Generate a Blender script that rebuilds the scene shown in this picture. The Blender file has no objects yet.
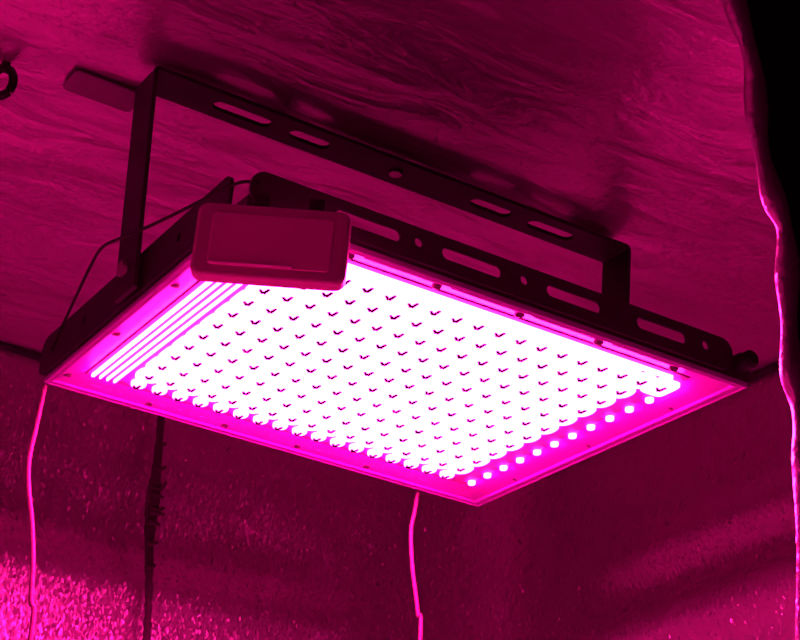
import bpy, bmesh, math, random
from mathutils import Vector, Matrix, noise
random.seed(7)
S = bpy.context.scene
COL = S.collection
Z0 = 1.2                      # height of the lamp's lower rim above the tent floor
L, W = 0.5, 0.4334            # lamp panel, long and short side

# ------------------------------------------------------------------ camera
cam_d = bpy.data.cameras.new('camera')
cam = bpy.data.objects.new('camera', cam_d)
COL.objects.link(cam)
R0 = Vector((0.8526478, -0.5160623, 0.0816783))
R1 = Vector((0.2849305, 0.3282275, -0.9006005))
R2 = Vector((0.4379569, 0.7911677, 0.4269044))
T = (-0.1173286, -0.0857596, 1.3461629)
CAM = -(R0 * T[0] + R1 * T[1] + R2 * T[2])
m = Matrix((R0, -R1, -R2)).transposed().to_4x4()
m.translation = CAM + Vector((0, 0, Z0))
cam.matrix_world = m
cam_d.sensor_width = 36
cam_d.lens = 1762 * 36 / 800
cam_d.clip_start = 0.01
S.camera = cam

# ------------------------------------------------------------------ world, exposure
wd = bpy.data.worlds.new('dim_room'); S.world = wd; wd.use_nodes = True
bg = wd.node_tree.nodes['Background']
bg.inputs[0].default_value = (0.03, 0.0, 0.008, 1); bg.inputs[1].default_value = 0.5
S.view_settings.view_transform = 'Standard'; S.view_settings.look = 'None'
S.view_settings.exposure = 0.0; S.view_settings.gamma = 1.0
S.view_settings.use_curve_mapping = False
S.cycles.max_bounces = 10
S.cycles.diffuse_bounces = 6
S.cycles.glossy_bounces = 6
S.cycles.transparent_max_bounces = 12
LED_COLOUR = (1.0, 0.0125, 0.27)
LED_POWER = 112.0

# ------------------------------------------------------------------ materials
def mat(name, col, rough=0.5, metal=0.0, spec=0.5):
    mt = bpy.data.materials.new(name); mt.use_nodes = True
    b = mt.node_tree.nodes['Principled BSDF']
    b.inputs['Base Color'].default_value = (*col, 1)
    b.inputs['Roughness'].default_value = rough
    b.inputs['Metallic'].default_value = metal
    b.inputs['Specular IOR Level'].default_value = spec
    return mt

def grain(mt, scale, amount, rough_lo, rough_hi):
    """fine surface grain: noise into bump and roughness"""
    nt = mt.node_tree; b = nt.nodes['Principled BSDF']
    tc = nt.nodes.new('ShaderNodeTexCoord')
    n = nt.nodes.new('ShaderNodeTexNoise'); n.inputs['Scale'].default_value = scale
    n.inputs['Detail'].default_value = 4
    nt.links.new(tc.outputs['Object'], n.inputs['Vector'])
    bp = nt.nodes.new('ShaderNodeBump'); bp.inputs['Strength'].default_value = amount
    bp.inputs['Distance'].default_value = 0.001
    nt.links.new(n.outputs['Fac'], bp.inputs['Height'])
    nt.links.new(bp.outputs['Normal'], b.inputs['Normal'])
    r = nt.nodes.new('ShaderNodeMapRange')
    r.inputs['To Min'].default_value = rough_lo; r.inputs['To Max'].default_value = rough_hi
    nt.links.new(n.outputs['Fac'], r.inputs['Value'])
    nt.links.new(r.outputs['Result'], b.inputs['Roughness'])
    return mt

def mylar(name, col, rough, facet, facet_scale, stretch=(1, 1, 1), crinkle=0.3, crinkle_scale=18, cr_stretch=(1, 1, 1), metal=0.85, crdist=0.02):
    """crinkled reflective foil: tiny embossed facets over soft crinkles"""
    mt = mat(name, col, rough, metal)
    nt = mt.node_tree; b = nt.nodes['Principled BSDF']
    N = nt.nodes.new; K = nt.links.new
    tc = N('ShaderNodeTexCoord')
    mp = N('ShaderNodeMapping'); mp.inputs['Scale'].default_value = stretch
    K(tc.outputs['Object'], mp.inputs['Vector'])
    vo = N('ShaderNodeTexVoronoi'); vo.inputs['Scale'].default_value = facet_scale
    K(mp.outputs['Vector'], vo.inputs['Vector'])
    mp2 = N('ShaderNodeMapping'); mp2.inputs['Scale'].default_value = cr_stretch
    K(tc.outputs['Object'], mp2.inputs['Vector'])
    no = N('ShaderNodeTexNoise'); no.inputs['Scale'].default_value = crinkle_scale
    no.inputs['Detail'].default_value = 5; no.inputs['Distortion'].default_value = 0.6
    K(mp2.outputs['Vector'], no.inputs['Vector'])
    bp = N('ShaderNodeBump'); bp.inputs['Strength'].default_value = crinkle
    bp.inputs['Distance'].default_value = crdist
    K(no.outputs['Fac'], bp.inputs['Height'])
    sub = N('ShaderNodeVectorMath'); sub.operation = 'SUBTRACT'
    K(vo.outputs['Color'], sub.inputs[0]); sub.inputs[1].default_value = (.5, .5, .5)
    sc = N('ShaderNodeVectorMath'); sc.operation = 'SCALE'
    K(sub.outputs[0], sc.inputs[0]); wn = N('ShaderNodeTexWhiteNoise'); wn.noise_dimensions = '3D'
    K(vo.outputs['Position'], wn.inputs['Vector'])
    pw = N('ShaderNodeMath'); pw.operation = 'POWER'; pw.inputs[1].default_value = 4
    K(wn.outputs['Value'], pw.inputs[0])
    ma = N('ShaderNodeMath'); ma.operation = 'MULTIPLY_ADD'
    ma.inputs[1].default_value = facet * 1.3; ma.inputs[2].default_value = facet * .38
    K(pw.outputs[0], ma.inputs[0]); K(ma.outputs[0], sc.inputs['Scale'])
    ad = N('ShaderNodeVectorMath'); ad.operation = 'ADD'
    K(bp.outputs['Normal'], ad.inputs[0]); K(sc.outputs[0], ad.inputs[1])
    nm = N('ShaderNodeVectorMath'); nm.operation = 'NORMALIZE'
    K(ad.outputs[0], nm.inputs[0])
    K(nm.outputs[0], b.inputs['Normal'])
    return mt

def emitter(name, col, power):
    mt = bpy.data.materials.new(name); mt.use_nodes = True
    nt = mt.node_tree; nt.nodes.clear()
    o = nt.nodes.new('ShaderNodeOutputMaterial'); e = nt.nodes.new('ShaderNodeEmission')
    e.inputs[0].default_value = (*col, 1); e.inputs[1].default_value = power
    nt.links.new(e.outputs[0], o.inputs[0])
    return mt

def clear(name, tint):
    mt = bpy.data.materials.new(name); mt.use_nodes = True
    nt = mt.node_tree; nt.nodes.clear()
    o = nt.nodes.new('ShaderNodeOutputMaterial')
    t = nt.nodes.new('ShaderNodeBsdfTransparent'); t.inputs[0].default_value = (*tint, 1)
    g = nt.nodes.new('ShaderNodeBsdfGlossy'); g.inputs['Roughness'].default_value = 0.08
    mx = nt.nodes.new('ShaderNodeMixShader')
    mx.inputs[0].default_value = 0.05; nt.links.new(t.outputs[0], mx.inputs[1])
    nt.links.new(g.outputs[0], mx.inputs[2]); nt.links.new(mx.outputs[0], o.inputs[0])
    return mt

M_led = emitter('led_light', LED_COLOUR, LED_POWER)
M_mark = mat('led_dark_mark', (0.004, 0.004, 0.004), 0.7, 0.0, 0.0)
M_board = grain(mat('white_board', (0.30, 0.04, 0.30), 0.6), 300, .1, .5, .7)
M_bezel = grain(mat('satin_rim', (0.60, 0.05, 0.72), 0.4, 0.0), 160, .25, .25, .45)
M_screw = grain(mat('dull_screw', (0.12, 0.04, 0.10), 0.5, 0.2), 200, .2, .4, .6)
M_black = grain(mat('black_painted_steel', (0.03, 0.026, 0.03), 0.5, 0.0, 0.35), 250, .25, .4, .6)
M_flange = grain(mat('dark_grey_steel', (0.07, 0.05, 0.065), 0.5, 0.3, 0.4), 250, .25, .4, .6)
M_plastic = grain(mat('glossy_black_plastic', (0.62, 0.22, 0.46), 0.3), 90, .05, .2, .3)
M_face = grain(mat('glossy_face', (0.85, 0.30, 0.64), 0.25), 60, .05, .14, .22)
M_highlight = grain(mat('pale_highlight', (0.85, 0.4, 0.7), 0.2), 90, .05, .15, .25)  # pale colour of the highlight painted on the control box
M_rubber = grain(mat('black_rubber', (0.012, 0.01, 0.012), 0.6, 0.0, .3), 200, .2, .5, .7)
M_glass = clear('clear_cover', (0.98, 0.98, 0.98))
M_cord = grain(mat('pale_cord', (0.22, 0.04, 0.14), 0.55), 400, .4, .4, .6)
M_cloth = grain(mat('black_nylon', (0.02, 0.016, 0.02), 0.75, 0, .3), 500, .4, .65, .85)
M_strap = grain(mat('dark_webbing', (0.06, 0.035, 0.05), 0.8, 0, .2), 500, .4, .7, .9)
M_roofdark = grain(mat('grey_reflection', (0.24, 0.14, 0.22), 0.8, 0, .2), 500, .4, .7, .9)  # grey of the strip that paints a reflection on the roof
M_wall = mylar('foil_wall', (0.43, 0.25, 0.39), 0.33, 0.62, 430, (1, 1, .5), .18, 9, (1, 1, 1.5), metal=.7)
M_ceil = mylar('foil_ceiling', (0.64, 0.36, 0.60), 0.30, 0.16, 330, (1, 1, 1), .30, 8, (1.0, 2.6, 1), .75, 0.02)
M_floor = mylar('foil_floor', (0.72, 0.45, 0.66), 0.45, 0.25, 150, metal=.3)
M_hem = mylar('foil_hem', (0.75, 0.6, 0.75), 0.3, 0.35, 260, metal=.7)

# ------------------------------------------------------------------ mesh helpers
def link(name, bm, mats, parent=None, smooth=False, loc=None):
    me = bpy.data.meshes.new(name)
    bmesh.ops.recalc_face_normals(bm, faces=bm.faces[:])
    bm.to_mesh(me); bm.free()
    for mm in (mats if isinstance(mats, (list, tuple)) else [mats]):
        me.materials.append(mm)
    if smooth:
        for p in me.polygons: p.use_smooth = True
    o = bpy.data.objects.new(name, me); COL.objects.link(o)
    if parent: o.parent = parent
    if loc: o.location = loc
    return o

def box(bm, a, b, mi=0, bevel=0, seg=2):
    a, b = Vector(a), Vector(b)
    vs = [bm.verts.new((x, y, z)) for x in (a.x, b.x) for y in (a.y, b.y) for z in (a.z, b.z)]
    fs = [bm.faces.new([vs[i] for i in q]) for q in
          ((0, 1, 3, 2), (4, 6, 7, 5), (0, 4, 5, 1), (2, 3, 7, 6), (0, 2, 6, 4), (1, 5, 7, 3))]
    for f in fs: f.material_index = mi
    if bevel:
        es = {e for f in fs for e in f.edges}
        r = bmesh.ops.bevel(bm, geom=list(es), offset=bevel, segments=seg, affect='EDGES', profile=.5)
        for f in r['faces']: f.material_index = mi
    return vs

def tube(bm, pts, rad, n=10, cap=True):
    pts = [Vector(p) for p in pts]
    rings = []
    for i, p in enumerate(pts):
        t = (pts[min(i + 1, len(pts) - 1)] - pts[max(i - 1, 0)]).normalized()
        up = Vector((0, 0, 1)) if abs(t.z) < .9 else Vector((1, 0, 0))
        a = t.cross(up).normalized(); b = t.cross(a).normalized()
        r = rad(i / (len(pts) - 1)) if callable(rad) else rad
        rings.append([bm.verts.new(p + (a * math.cos(2 * math.pi * k / n) + b * math.sin(2 * math.pi * k / n)) * r) for k in range(n)])
    for i in range(len(rings) - 1):
        for k in range(n):
            bm.faces.new((rings[i][k], rings[i][(k + 1) % n], rings[i + 1][(k + 1) % n], rings[i + 1][k]))
    if cap:
        bm.faces.new(rings[0]); bm.faces.new(rings[-1][::-1])

def smooth_path(pts, k=8):
    P = [Vector(p) for p in pts]; out = []
    for i in range(len(P) - 1):
        p0, p1, p2, p3 = P[max(i - 1, 0)], P[i], P[i + 1], P[min(i + 2, len(P) - 1)]
        for j in range(k):
            t = j / k
            out.append(.5 * ((2 * p1) + (p2 - p0) * t + (2 * p0 - 5 * p1 + 4 * p2 - p3) * t * t + (3 * p1 - p0 - 3 * p2 + p3) * t ** 3))
    out.append(P[-1]); return out

def pill(cx, cy, hw, hh, n=8):
    """outline of a slot (or a round hole when hw == hh), counter-clockwise"""
    r = min(hw, hh); dx, dy = hw - r, hh - r
    out = []
    for q, (sx, sy) in enumerate(((1, 1), (-1, 1), (-1, -1), (1, -1))):
        for k in range(n):
            a = math.pi / 2 * (q + k / (n - 1))
            out.append((cx + sx * dx + r * math.cos(a), cy + sy * dy + r * math.sin(a)))
    res = []
    for p in out:
        if not res or (abs(p[0] - res[-1][0]) + abs(p[1] - res[-1][1])) > 1e-6: res.append(p)
    if (abs(res[0][0] - res[-1][0]) + abs(res[0][1] - res[-1][1])) < 1e-6: res.pop()
    return res

def rounded(x0, y0, x1, y1, r, n=6):
    out = []
    for q, (cx, cy) in enumerate(((x1 - r, y1 - r), (x0 + r, y1 - r), (x0 + r, y0 + r), (x1 - r, y0 + r))):
        for k in range(n + 1):
            a = math.pi / 2 * (q + k / n)
            out.append((cx + r * math.cos(a), cy + r * math.sin(a)))
    return out

def plate(bm, outline, holes, thick, fn):
    """flat plate with punched holes; fn(u, v, t) maps to space, t from 0 to thick"""
    tmp = bmesh.new(); edges = []
    for lp in [outline] + holes:
        vs = [tmp.verts.new((x, y, 0)) for x, y in lp]
        for i in range(len(vs)): edges.append(tmp.edges.new((vs[i], vs[(i + 1) % len(vs)])))
    bmesh.ops.triangle_fill(tmp, use_beauty=True, use_dissolve=False, edges=edges)
    tmp.verts.index_update()
    V = [v.co.copy() for v in tmp.verts]; F = [[v.index for v in f.verts] for f in tmp.faces]
    E2 = [[v.index for v in e.verts] for e in tmp.edges if len(e.link_faces) == 1]
    tmp.free()
    a = [bm.verts.new(fn(v.x, v.y, 0)) for v in V]; b = [bm.verts.new(fn(v.x, v.y, thick)) for v in V]
    for f in F:
        bm.faces.new([a[i] for i in f]); bm.faces.new([b[i] for i in f[::-1]])
    for i, j in E2: bm.faces.new((a[i], a[j], b[j], b[i]))

def tag(o, label=None, cat=None, group=None, kind=None):
    for k, v in (('label', label), ('category', cat), ('group', group), ('kind', kind)):
        if v: o[k] = v
    return o

def empty(name, loc):
    o = bpy.data.objects.new(name, None); COL.objects.link(o); o.location = loc
    o.empty_display_size = .05
    return o

# ------------------------------------------------------------------ the tent
CZ = 0.234                     # ceiling above the lamp rim
RC = 0.14                      # the loose foil rounds the far corner with this radius
TX0, TX1, TY0, TY1 = -0.60, 0.84, -0.42, 0.92

def sheet(name, fn, nu, nv, mt, label=None):
    bm = bmesh.new()
    g = [[bm.verts.new(fn(i / nu, j / nv)) for j in range(nv + 1)] for i in range(nu + 1)]
    for i in range(nu):
        for j in range(nv):
            bm.faces.new((g[i][j], g[i + 1][j], g[i + 1][j + 1], g[i][j + 1]))
    o = link(name, bm, mt, smooth=True)
    return tag(o, kind='structure')

def f_left(u, v):
    x = TX0 + (TX1 - TX0) * u; z = v * (Z0 + CZ)
    d = .006 * noise.noise((x * 3, z * 7, 1.3)) + .002 * noise.noise((x * 11, z * 25, 4))
    e = min(1, (1 - v) * 9, (1 - u) * 9)
    zz = z - Z0 + .02 * math.sin(x * 5)
    sg = .085 if zz > .045 else .034
    d += (.022 * math.exp(-((zz - .045) / sg) ** 2) + .09 * min(.4, max(0, -.015 - zz))) * max(0, min(1, (TX1 - .05 - x) / .3))          # a long pleat pushed outwards
    back = RC - math.sqrt(max(0, RC * RC - max(0, x - (TX1 - RC)) ** 2))
    return (x, TY1 + d * min(1, e + .15) * min(1, (1 - u) * 14) - back, z)

def f_right(u, v):
    y = TY0 + (TY1 - RC - TY0) * u; z = v * (Z0 + CZ); zz = z - Z0
    e = min(1, (1 - v) * 9, (1 - u) * 9)
    # horizontal folds of the loose sheet
    ph = zz + .03 * (y - .3)
    d = .011 * math.sin(2 * math.pi * (ph / .105 + .06)) * max(0, min(1, (.12 - zz) / .05)) * max(0, min(1, (TY1 - .13 - y) / .25))
    d += .005 * noise.noise((y * 3, z * 6, 8.1)) * max(0, min(1, (TY1 - .13 - y) / .25)) + .0015 * noise.noise((y * 10, z * 24, 2))
    return (TX1 + d * e, y, z)

def f_ceil(u, v):
    x = TX0 + (TX1 - TX0) * u; y = TY0 + (TY1 - TY0) * v
    e = min(1, u * 9, (1 - u) * 9, (1 - v) * 9)
    d = .004 * noise.noise((x * 3, y * 5, 3)) + .0015 * noise.noise((x * 9, y * 18, 9))
    return (x, y, Z0 + CZ + (d + .003) * e)

sheet('floor', lambda u, v: (TX0 + (TX1 - TX0) * u, TY0 + (TY1 - TY0) * v, 0), 30, 30, M_floor)
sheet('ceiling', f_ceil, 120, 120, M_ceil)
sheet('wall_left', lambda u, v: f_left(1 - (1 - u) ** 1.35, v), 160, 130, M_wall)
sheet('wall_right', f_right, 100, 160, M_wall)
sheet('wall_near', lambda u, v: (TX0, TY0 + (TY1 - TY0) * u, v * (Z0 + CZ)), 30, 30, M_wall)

sheet('front_bounce_panel', lambda u, v: (TX0 + (.225 - TX0) * u, TY0 + .03, v * .62), 30, 20, M_floor)  # unseen foil panel, added to bounce fill light onto the control box

# dark tubes along the line where the walls meet the roof
bm = bmesh.new(); tube(bm, [(TX0 + .01, TY1 - .004, Z0 + CZ - .004)] + [(TX1 - RC + (RC - .004) * math.sin(a), TY1 - RC + (RC - .004) * math.cos(a), Z0 + CZ - .004) for a in [math.pi / 2 * k / 12 for k in range(13)]], .0045)
tag(link('dark_tube_1', bm, M_cloth, smooth=True), kind='structure')
bm = bmesh.new(); tube(bm, [(TX1 - .004, TY0 + .01, Z0 + CZ - .004), (TX1 - .004, TY1 - RC, Z0 + CZ - .004)], .0045)
tag(link('dark_tube_2', bm, M_cloth, smooth=True), kind='structure')

# ------------------------------------------------------------------ the door flap on the right
edge = [(.128, .232), (.152, .15), (.176, .07), (.191, .028), (.196, -.024), (.207, -.065), (.218, -.09), (.2195, -.133),
        (.2215, -.18), (.2285, -.212), (.2315, -.257), (.230, -.355), (.236, -.5), (.228, -.7), (.24, -.95), (.236, -1.19)]
FY = -0.35
ep = smooth_path([(x, FY, Z0 + z) for x, z in edge], 6)
flap = empty('door_flap', (.5, FY, 0))
tag(flap, 'black fabric door flap with a shiny wavy foil hem at the right edge', 'tent flap')
bm = bmesh.new()
rows = []
for p in ep:
    row = []
    for k in range(13):
        t = k / 12
        x = p.x + .004 + (TX1 - .012 - p.x) * t
        y = FY + .012 * math.sin(t * 9 + p.z * 2) * min(1, t * 4) - .02 * t
        row.append(Vector((x, y, p.z)))
    rows.append(row)
for s in (0, 1):
    vv = [[bm.verts.new(q - flap.location + Vector((0, .0015 * s, 0))) for q in r] for r in rows]
    for i in range(len(vv) - 1):
        for k in range(12):
            f = bm.faces.new((vv[i][k], vv[i][k + 1], vv[i + 1][k + 1], vv[i + 1][k]))
tag(link('cloth', bm, M_cloth, flap, smooth=True))
bm = bmesh.new()
tube(bm, [p + Vector((.006, 0, 0)) - flap.location for p in ep], lambda t: .0066 + .0014 * math.sin(t * 60), 16)
tag(link('hem', bm, M_hem, flap, smooth=True), 'crinkled reflective hem along the edge')

# ------------------------------------------------------------------ the grow light
lamp = empty('grow_light', (0, 0, Z0))
tag(lamp, 'glowing magenta LED grow light panel in black slotted bracket under the tent roof', 'grow light')

# rim frame: sloped face, outer wall
bm = bmesh.new()
IN = (.031, .033, .040, .030)   # inset left, near, right, far
def ring(il, inr, ir, ifa, z): return [bm.verts.new(p) for p in ((il, inr, z), (L - ir, inr, z), (L - ir, W - ifa, z), (il, W - ifa, z))]
def fr(k, z): return ring(IN[0] * k, IN[1] * k, IN[2] * k, IN[3] * k, z)
prof = [(0, .0010), (0, -.0034), (.02, -.0040), (.06, -.0040), (.09, -.0022), (.16, -.0020), (.18, -.0030), (.22, -.0030), (.26, -.0008), (.55, .0022), (1.0, .0062), (1.0, .0067), (.12, .0067), (.12, .0010)]
rs = [fr(k, z) for k, z in prof]
for a, b in zip(rs, rs[1:] + rs[:1]):
    for i in range(4): bm.faces.new((a[i], a[(i + 1) % 4], b[(i + 1) % 4], b[i]))
bezel = tag(link('rim_frame', bm, M_bezel, lamp), 'bright magenta-lit metal rim with ridges')

# screws in the rim
me = None
spots = [(.020 + .0825 * k, .0205) for k in range(6)] + [(.014, y) for y in (.036, .163, .290, .41)]
spots += [(.105 + .0825 * k, W - .010) for k in range(4)] + [(L - .012, y) for y in (.09, .217, .345)]
for x, y in spots:
    if me is None:
        bm = bmesh.new()
        bmesh.ops.create_uvsphere(bm, u_segments=14, v_segments=8, radius=.0045)
        for v in bm.verts: v.co.z = -abs(v.co.z) * .35 if v.co.z < 0 else v.co.z * .8
        box(bm, (-.0035, -.0006, -.0019), (.0035, .0006, -.0012))
        s = link('screw', bm, M_screw, bezel, smooth=True, loc=(x, y, .0012)); me = s.data
    else:
        s = bpy.data.objects.new('screw', me); COL.objects.link(s); s.parent = bezel; s.location = (x, y, .0012)
# shiny cover clips between the screws on the near and left rim
me = None
for k in range(5):
    x0, x1 = .020 + .0825 * k + .009, .020 + .0825 * (k + 1) - .009
    bm = bmesh.new(); tube(bm, [(x0, .0120, .0002), (x1, .0120, .0002)], .0013, 10)
    link('ridge', bm, M_bezel, bezel, smooth=True)

# circuit board and back
bm = bmesh.new(); box(bm, (.0305, .0325, .0046), (L - .039, W - .029, .0066))
link('circuit_board', bm, M_board, lamp)
bm = bmesh.new(); box(bm, (.0005, .0005, .0069), (L - .0005, W - .0005, .0125), bevel=.0008)
for a_, b_ in (((0, 0), (L, .002)), ((0, W - .002), (L, W)), ((0, .002), (.002, W - .002)), ((L - .002, .002), (L, W - .002))):
    box(bm, (*a_, .0008), (*b_, .0120))
for k in range(26):
    x = .03 + .0175 * k
    box(bm, (x, .03, .012), (x + .002, W - .03, .0165))
link('housing_back', bm, M_flange, lamp)

# LEDs: 18 x 12 lens tiles, each with its dark mark
def led_shape(bm, cx, cy, zt=.0045, zb=.0006, n=28, hx=.0127, hy=.0170, ex=5, g=1.0, ox=0, oy=0):
    a, b, c = [], [], []
    for k in range(n):
        t = 2 * math.pi * k / n
        x = hx * math.copysign(abs(math.cos(t)) ** (2 / ex), math.cos(t)); y = hy * math.copysign(abs(math.sin(t)) ** (2 / ex), math.sin(t))
        x += ox; y += oy
        a.append(bm.verts.new((cx + x, cy + y, zt))); b.append(bm.verts.new((cx + x, cy + y, zb + .001))); c.append(bm.verts.new((cx + ox + (x - ox) * .93, cy + oy + (y - oy) * .93, zb)))
    for k in range(n):
        j = (k + 1) % n
        bm.faces.new((a[k], a[j], b[j], b[k])); bm.faces.new((b[k], b[j], c[j], c[k]))
    bm.faces.new(c)
    if g == 0: return
    def stroke(p, q, w, z):
        p, q = Vector((*p, 0)), Vector((*q, 0)); d = (q - p).normalized(); s = Vector((-d.y, d.x, 0)) * w
        lo = [p + s, q + s * .7, q - s * .7, p - s]
        v1 = [bm.verts.new((cx + v.x, cy + v.y, zb)) for v in lo]; v2 = [bm.verts.new((cx + v.x, cy + v.y, z)) for v in lo]
        fs = [bm.faces.new(v2)] + [bm.faces.new((v1[i], v1[(i + 1) % 4], v2[(i + 1) % 4], v2[i])) for i in range(4)]
        for f in fs: f.material_index = 1
    stroke((.0005, .0036), (-.0046 * g, -.0014), .0016, zb - .0009)
    stroke((.0010, .0036), (.0014, -.0066 * g), .0016, zb - .0009)

leds = [(.078 + .02195 * i, .0625 + .02985 * j, i, j) for i in range(18) for j in range(12)]
leds.sort(key=lambda p: (Vector((p[0], p[1], 0)) - CAM).length)
def led_kind(i, j):
    """glow outline per LED; last column shaped and shifted as reflections in the cover"""
    if i == 17 and j > 0: return dict(hx=.0038, hy=.0046, ex=2, zb=.001, ox=.0115, g=0)
    if j == 11: return dict(hx=.0072, hy=.0088, ex=2.2, oy=-.0040)
    if i == 16: return dict(hx=.0122, hy=.0150, ex=2.4)
    if j == 10: return dict(hx=.0122, hy=.0158, ex=2.6)
    return {}
cache = {}
for x, y, i, j in leds[:100]:
    kw = led_kind(i, j); key = str(kw)
    if key not in cache:
        bm = bmesh.new(); led_shape(bm, 0, 0, **kw)
        o = link('led', bm, [M_led, M_mark], lamp, loc=(x, y, 0)); cache[key] = o.data
    else:
        o = bpy.data.objects.new('led', cache[key]); COL.objects.link(o); o.parent = lamp; o.location = (x, y, 0)
bm = bmesh.new()
for x, y, i, j in leds[100:]: led_shape(bm, x, y, **{'g': .85, **led_kind(i, j)})
tag(link('led_field', bm, [M_led, M_mark], lamp), kind='stuff')

# emissive bars painting the LED rows' reflections in the left and near cover edge
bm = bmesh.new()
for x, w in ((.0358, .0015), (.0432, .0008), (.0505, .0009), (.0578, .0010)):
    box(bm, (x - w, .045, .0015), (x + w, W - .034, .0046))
tag(link('led_reflection', bm, M_led, lamp), 'thin white reflections of the LED rows along the left side')
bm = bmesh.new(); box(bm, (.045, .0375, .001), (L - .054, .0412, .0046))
tag(link('led_reflection', bm, M_led, lamp), 'thin white reflection of the LED rows along the near side')

# clear cover pane with a lip
bm = bmesh.new(); box(bm, (.032, .034, -.0055), (L - .041, W - .031, -.0042), bevel=.0005)
tag(link('cover_pane', bm, M_glass, lamp), 'clear cover pane')

# slotted flanges standing on the four sides
def flange(name, length, h, holes, fn, mt=M_flange):
    bm = bmesh.new()
    plate(bm, rounded(0, .0042, length, h, min(.013, h * .4)), holes, .003, fn)
    return link(name, bm, mt, lamp)
near_holes = [pill((a + b) / 2, .0205, (b - a) / 2, .0055) for a, b in ((.075, .135), (.174, .233), (.278, .335), (.373, .428))]
near_holes += [pill(x, .0215, .0042, .0042) for x in (.152, .2555, .353, .4495)]
flange('side_flange', .480, .0345, near_holes, lambda u, v, t: (u, -.003 + t, v))
flange('side_flange', .480, .0345, [[(L - .02 - x + .0, y) for x, y in h][::-1] for h in near_holes], lambda u, v, t: (u + .01, W + t, v))
lh = [pill(y, .026, .0035, .0050) for y in (.126, .335)] + [pill(.2165, .026, .004, .004)]
flange('side_flange', .417, .0450, [[(y - .03, z) for y, z in h] for h in lh], lambda u, v, t: (-.003 + t, u + .03, v), M_black)
flange('side_flange', .425, .0345, lh, lambda u, v, t: (L + t, u, v))

# U bracket: strap bent at both ends, slotted top bar
BH, BY, BW = .224, .2165, .0215
XL, XR, XLB = -.024, L + .0145, -.0105      # strap ends at the top; the left leg leans in towards its pivot
br = bmesh.new()
th = .004
slots = [pill((a + b) / 2, BY, (b - a) / 2, .0080) for a, b in ((.045, .105), (.125, .168), (.330, .378), (.400, .455))] + [pill(.2425, BY, .0075, .0065)]
plate(br, [(XL + .006, BY - BW), (XR - .006, BY - BW), (XR - .006, BY + BW), (XL + .006, BY + BW)], slots, th, lambda u, v, t: (u, v, BH - th + t))
for sx, x, xb, zb in ((-1, XL, XLB, .0045), (1, XR, XR, .017)):
    inner = x - sx * th
    plate(br, rounded(BY - BW, zb, BY + BW, BH - .006, .0025), [pill(BY, .028, .004, .004)], th, lambda u, v, t: (inner + (xb - x) * (BH - .006 - v) / (BH - .006) + sx * t, u, v))
    # bend
    prev = None
    for k in range(7):
        a = math.pi / 2 * k / 6
        c = Vector((x - sx * .006, 0, BH - .006))
        o_ = c + Vector((sx * math.cos(a), 0, math.sin(a))) * .006; i_ = c + Vector((sx * math.cos(a), 0, math.sin(a))) * .002
        cur = [br.verts.new((p.x, yy, p.z)) for p in (o_, i_) for yy in (BY - BW, BY + BW)]
        if prev:
            for q in ((0, 1), (1, 3), (3, 2), (2, 0)): br.faces.new((prev[q[0]], prev[q[1]], cur[q[1]], cur[q[0]]))
        prev = cur
bracket = tag(link('mounting_bracket', br, M_black, lamp), 'black U shaped bracket with slotted top bar')
# pivot bolts on both sides and the hanging bolt in the bar
def bolt(name, p, axis, r, ln, mt, parent):
    bm = bmesh.new(); p = Vector(p); a = Vector(axis)
    tube(bm, [p, p + a * ln * .35], r, 6); tube(bm, [p + a * ln * .3, p + a * ln], r * .55, 12)
    return link(name, bm, mt, parent)
M_bolt = grain(mat('worn_bolt', (.45, .3, .4), .3, .8), 200, .2, .25, .4)
bolt('pivot_bolt', (XLB - .0075, BY, .028), (1, 0, 0), .0075, .012, M_bolt, bracket)
bolt('pivot_bolt', (XR + .0045, BY, .028), (-1, 0, 0), .0055, .016, M_bolt, bracket)
bolt('hanging_bolt', (.2425, BY, BH - .0065), (0, 0, 1), .0068, .0165, M_bolt, bracket)

# cable gland at the right corner, with cord
bm = bmesh.new()
tube(bm, [(.4895, -.002, .0155), (.4895, -.007, .0155)], .0085, 6)
tube(bm, [(.4895, -.006, .0155), (.4895, -.017, .0155), (.4895, -.020, .0155)], lambda t: .0083 - .003 * max(0, t - .7) / .3, 18)
tag(link('cable_gland', bm, M_rubber, lamp, smooth=False), 'black knob at the right corner')

# cord arching over the left side
bm = bmesh.new()
tube(bm, smooth_path([(-.004, .415, .022), (-.008, .385, .031), (-.014, .340, .044), (-.022, .285, .055), (-.030, .2385, .052), (-.030, .205, .046), (-.027, .165, .038),
                      (-.020, .110, .032), (-.010, .055, .030), (-.004, .012, .026), (.006, -.005, .022)], 6), .0014, 10)
tag(link('power_cord', bm, M_rubber, lamp, smooth=True), 'thin dark cord arching over the left side')

# control box hanging at the near corner
U = Vector((.857, -.514, 0)); Nf = Vector((-.514, -.857, 0)); V = Vector((0, 0, 1))
cb = bmesh.new()
bw, bh, bt = .1160, .0620, .012
ctr = Vector((0, 0, 0)) + U * .0240 + Nf * (bt / 2 + .0045) + V * (-.0365)
def to_box(p): return ctr + U * p[0] + V * p[1] + Nf * p[2]
def slab(bm, w, h, z0, z1, r, ch):
    """rounded slab with chamfered front edge"""
    o = rounded(-w / 2, -h / 2, w / 2, h / 2, r, 8)
    steps = [(0, z0)] + [(ch * (1 - math.cos(a)), z1 - ch + ch * math.sin(a)) for a in [math.pi / 2 * k / 6 for k in range(7)]]
    rings = []
    for ins, z in steps:
        rings.append([bm.verts.new(to_box((x * (1 - 2 * ins / w), y * (1 - 2 * ins / h), z))) for x, y in o])
    for a, b in zip(rings, rings[1:]):
        for i in range(len(o)): bm.faces.new((a[i], a[(i + 1) % len(o)], b[(i + 1) % len(o)], b[i]))
    bm.faces.new(rings[0]); bm.faces.new(rings[-1])
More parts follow.
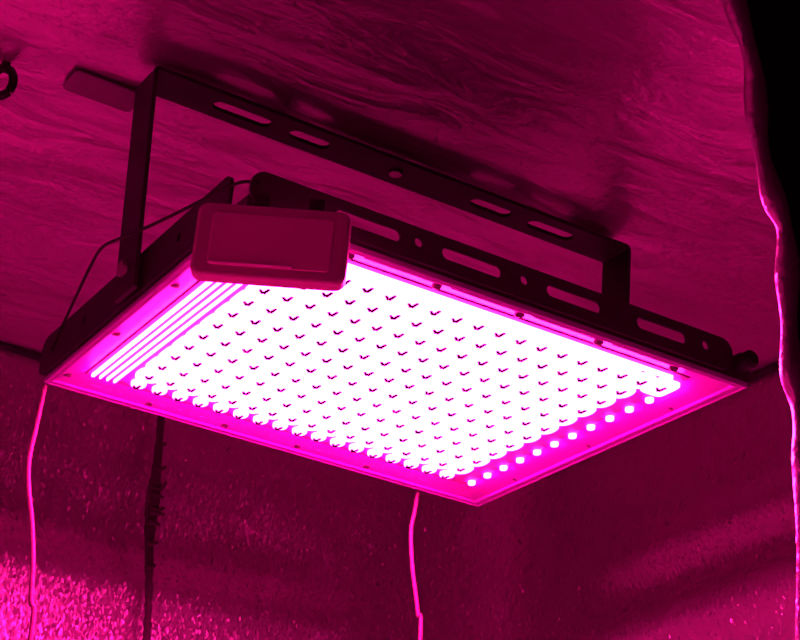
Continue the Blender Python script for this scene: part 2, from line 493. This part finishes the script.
slab(cb, bw, bh, -bt / 2, bt / 2, .0085, .0035)
cbo = tag(link('control_box', cb, M_plastic, lamp, smooth=False), 'dark rounded box at the near corner')
fb = bmesh.new(); slab(fb, bw - .024, bh - .018, bt / 2 - .0005, bt / 2 + .0012, .004, .001)
link('faceplate', fb, M_face, cbo)
fb = bmesh.new(); box(fb, (-.045, -.0012, 0), (.018, .0012, .0022), bevel=.0008)  # raised pale bar painting a highlight streak across the faceplate
for v in fb.verts: v.co = to_box((v.co.x, v.co.y - .0205, bt / 2 + .0010 + v.co.z))
link('highlight_bar', fb, M_highlight, cbo)
for off in (-.012, .03):
    tb = bmesh.new()
    q = [to_box((off + a, b, c)) for a in (-.006, .006) for b in (.015, .046) for c in (-bt / 2 - .0002, -bt / 2 - .0022)]
    vs = [tb.verts.new(p) for p in q]
    for f in ((0, 1, 3, 2), (4, 6, 7, 5), (0, 4, 5, 1), (2, 3, 7, 6), (0, 2, 6, 4), (1, 5, 7, 3)): tb.faces.new([vs[i] for i in f])
    link('mounting_tab', tb, M_black, cbo)

# ------------------------------------------------------------------ cords and straps
def world(pts): return [Vector((x, y, z + Z0)) for x, y, z in pts]
def cord(name, pts, r, mt, label, cat):  # smooth cord hanging from the lamp down to the floor
    bm = bmesh.new(); pw = smooth_path(world(pts), 8); base = pw[-1].copy()
    tube(bm, [p - base for p in pw], r, 12)
    o = link(name, bm, mt, smooth=True, loc=base)
    return tag(o, label, cat, 'cords hanging below the glowing panel')

cord('hanging_cord', [(.004, .4385, .012), (.003, .439, -.019), (.002, .439, -.051), (.001, .439, -.081), (.006, .439, -.11), (.014, .439, -.138),
      (.022, .439, -.175), (.027, .439, -.212), (.033, .439, -.248), (.035, .44, -.5), (.028, .44, -.9), (.03, .44, -1.198)],
     lambda t: .0026, M_cord, 'thick pink cord hanging down from the left corner of the glowing panel', 'rope')
cord('hanging_cord', [(.427, .4395, .012), (.427, .444, -.023), (.425, .445, -.045), (.429, .445, -.078), (.436, .445, -.109), (.442, .445, -.134),
      (.447, .445, -.16), (.455, .447, -.4), (.445, .447, -.8), (.45, .447, -1.198)],
     lambda t: .0022, M_cord, 'thin pink cord hanging straight down below the far edge of the panel', 'rope')

# ragged dark strap near the left wall
sb = bmesh.new()
sy = .895
sp = smooth_path([(.300, sy, .232), (.303, sy, .16), (.306, sy, .09), (.310, sy, .03), (.317, sy, -.03), (.326, sy, -.10), (.335, sy, -.2), (.345, sy, -.5), (.35, sy, -1.19)], 14)
rnd = random.Random(3)
prev = None
for i, p in enumerate(sp):
    z = p.z
    wd_ = .0042 + .0042 * math.exp(-((z - .07) / .05) ** 2) + .0016 * rnd.random()
    c = p + Vector((0, .002 * math.sin(z * 40), Z0))
    cur = [sb.verts.new(c + Vector((-wd_, 0, 0))), sb.verts.new(c + Vector((-wd_ * .6, -.003, 0))), sb.verts.new(c + Vector((wd_ * .7, -.003, 0))),
           sb.verts.new(c + Vector((wd_, 0, 0))), sb.verts.new(c + Vector((0, .003, 0)))]
    if prev:
        for k in range(5): sb.faces.new((prev[k], prev[(k + 1) % 5], cur[(k + 1) % 5], cur[k]))
    prev = cur
strap = link('hanging_strap', sb, M_strap)
tag(strap, 'dark ragged strap hanging against the left wall below the panel', 'strap')
for z, ln, dz in ((.150, .006, .004), (.118, .010, .006), (.092, .013, .014), (.083, .011, -.004), (.064, .014, .006), (.060, .016, -.002), (.047, .009, -.006), (.02, .007, .004), (-.01, .006, .004)):
    x = .307 + (.09 - z) * .06; ln *= .65; dz *= .7
    tb = bmesh.new()
    tube(tb, smooth_path([(x - .004, sy - .001, z + Z0), (x + ln * .6, sy - .004, z + Z0 - .001), (x + .004 + ln, sy - .006, z + dz + Z0)], 5), lambda t: .0052 * (1 - t * .75), 8)
    link('frayed_tuft', tb, M_strap, strap, smooth=True)

# flat dark strip standing in for a blurred reflection in the roof foil
wb = bmesh.new()
plate(wb, rounded(-.075, .262, -.006, .300, .006), [], .002, lambda u, v, t: (u, v, Z0 + CZ - .003 + t))
tag(link('roof_reflection', wb, M_roofdark), 'short dark blurred reflection in the tent roof beside the bracket top', 'strap')

# black loop hanging from the roof at the left edge
hl = empty('hanging_loop', (-.131, .297, Z0 + .231))
tag(hl, 'small black loop hanging from the tent roof at the far left edge', 'loop')
tb = bmesh.new()
pts = []
for k in range(33):
    a = 2 * math.pi * k / 32
    pts.append(Vector((.0105 * math.cos(a) * .83, -.0105 * math.cos(a) * .5, -.017 + .0150 * math.sin(a))))
tube(tb, pts, .0042, 10, cap=False)
link('ring', tb, M_rubber, hl, smooth=True)
tb = bmesh.new(); box(tb, (-.004, -.003, -.006), (.004, .003, .004), bevel=.0008)
link('tab', tb, M_strap, hl)
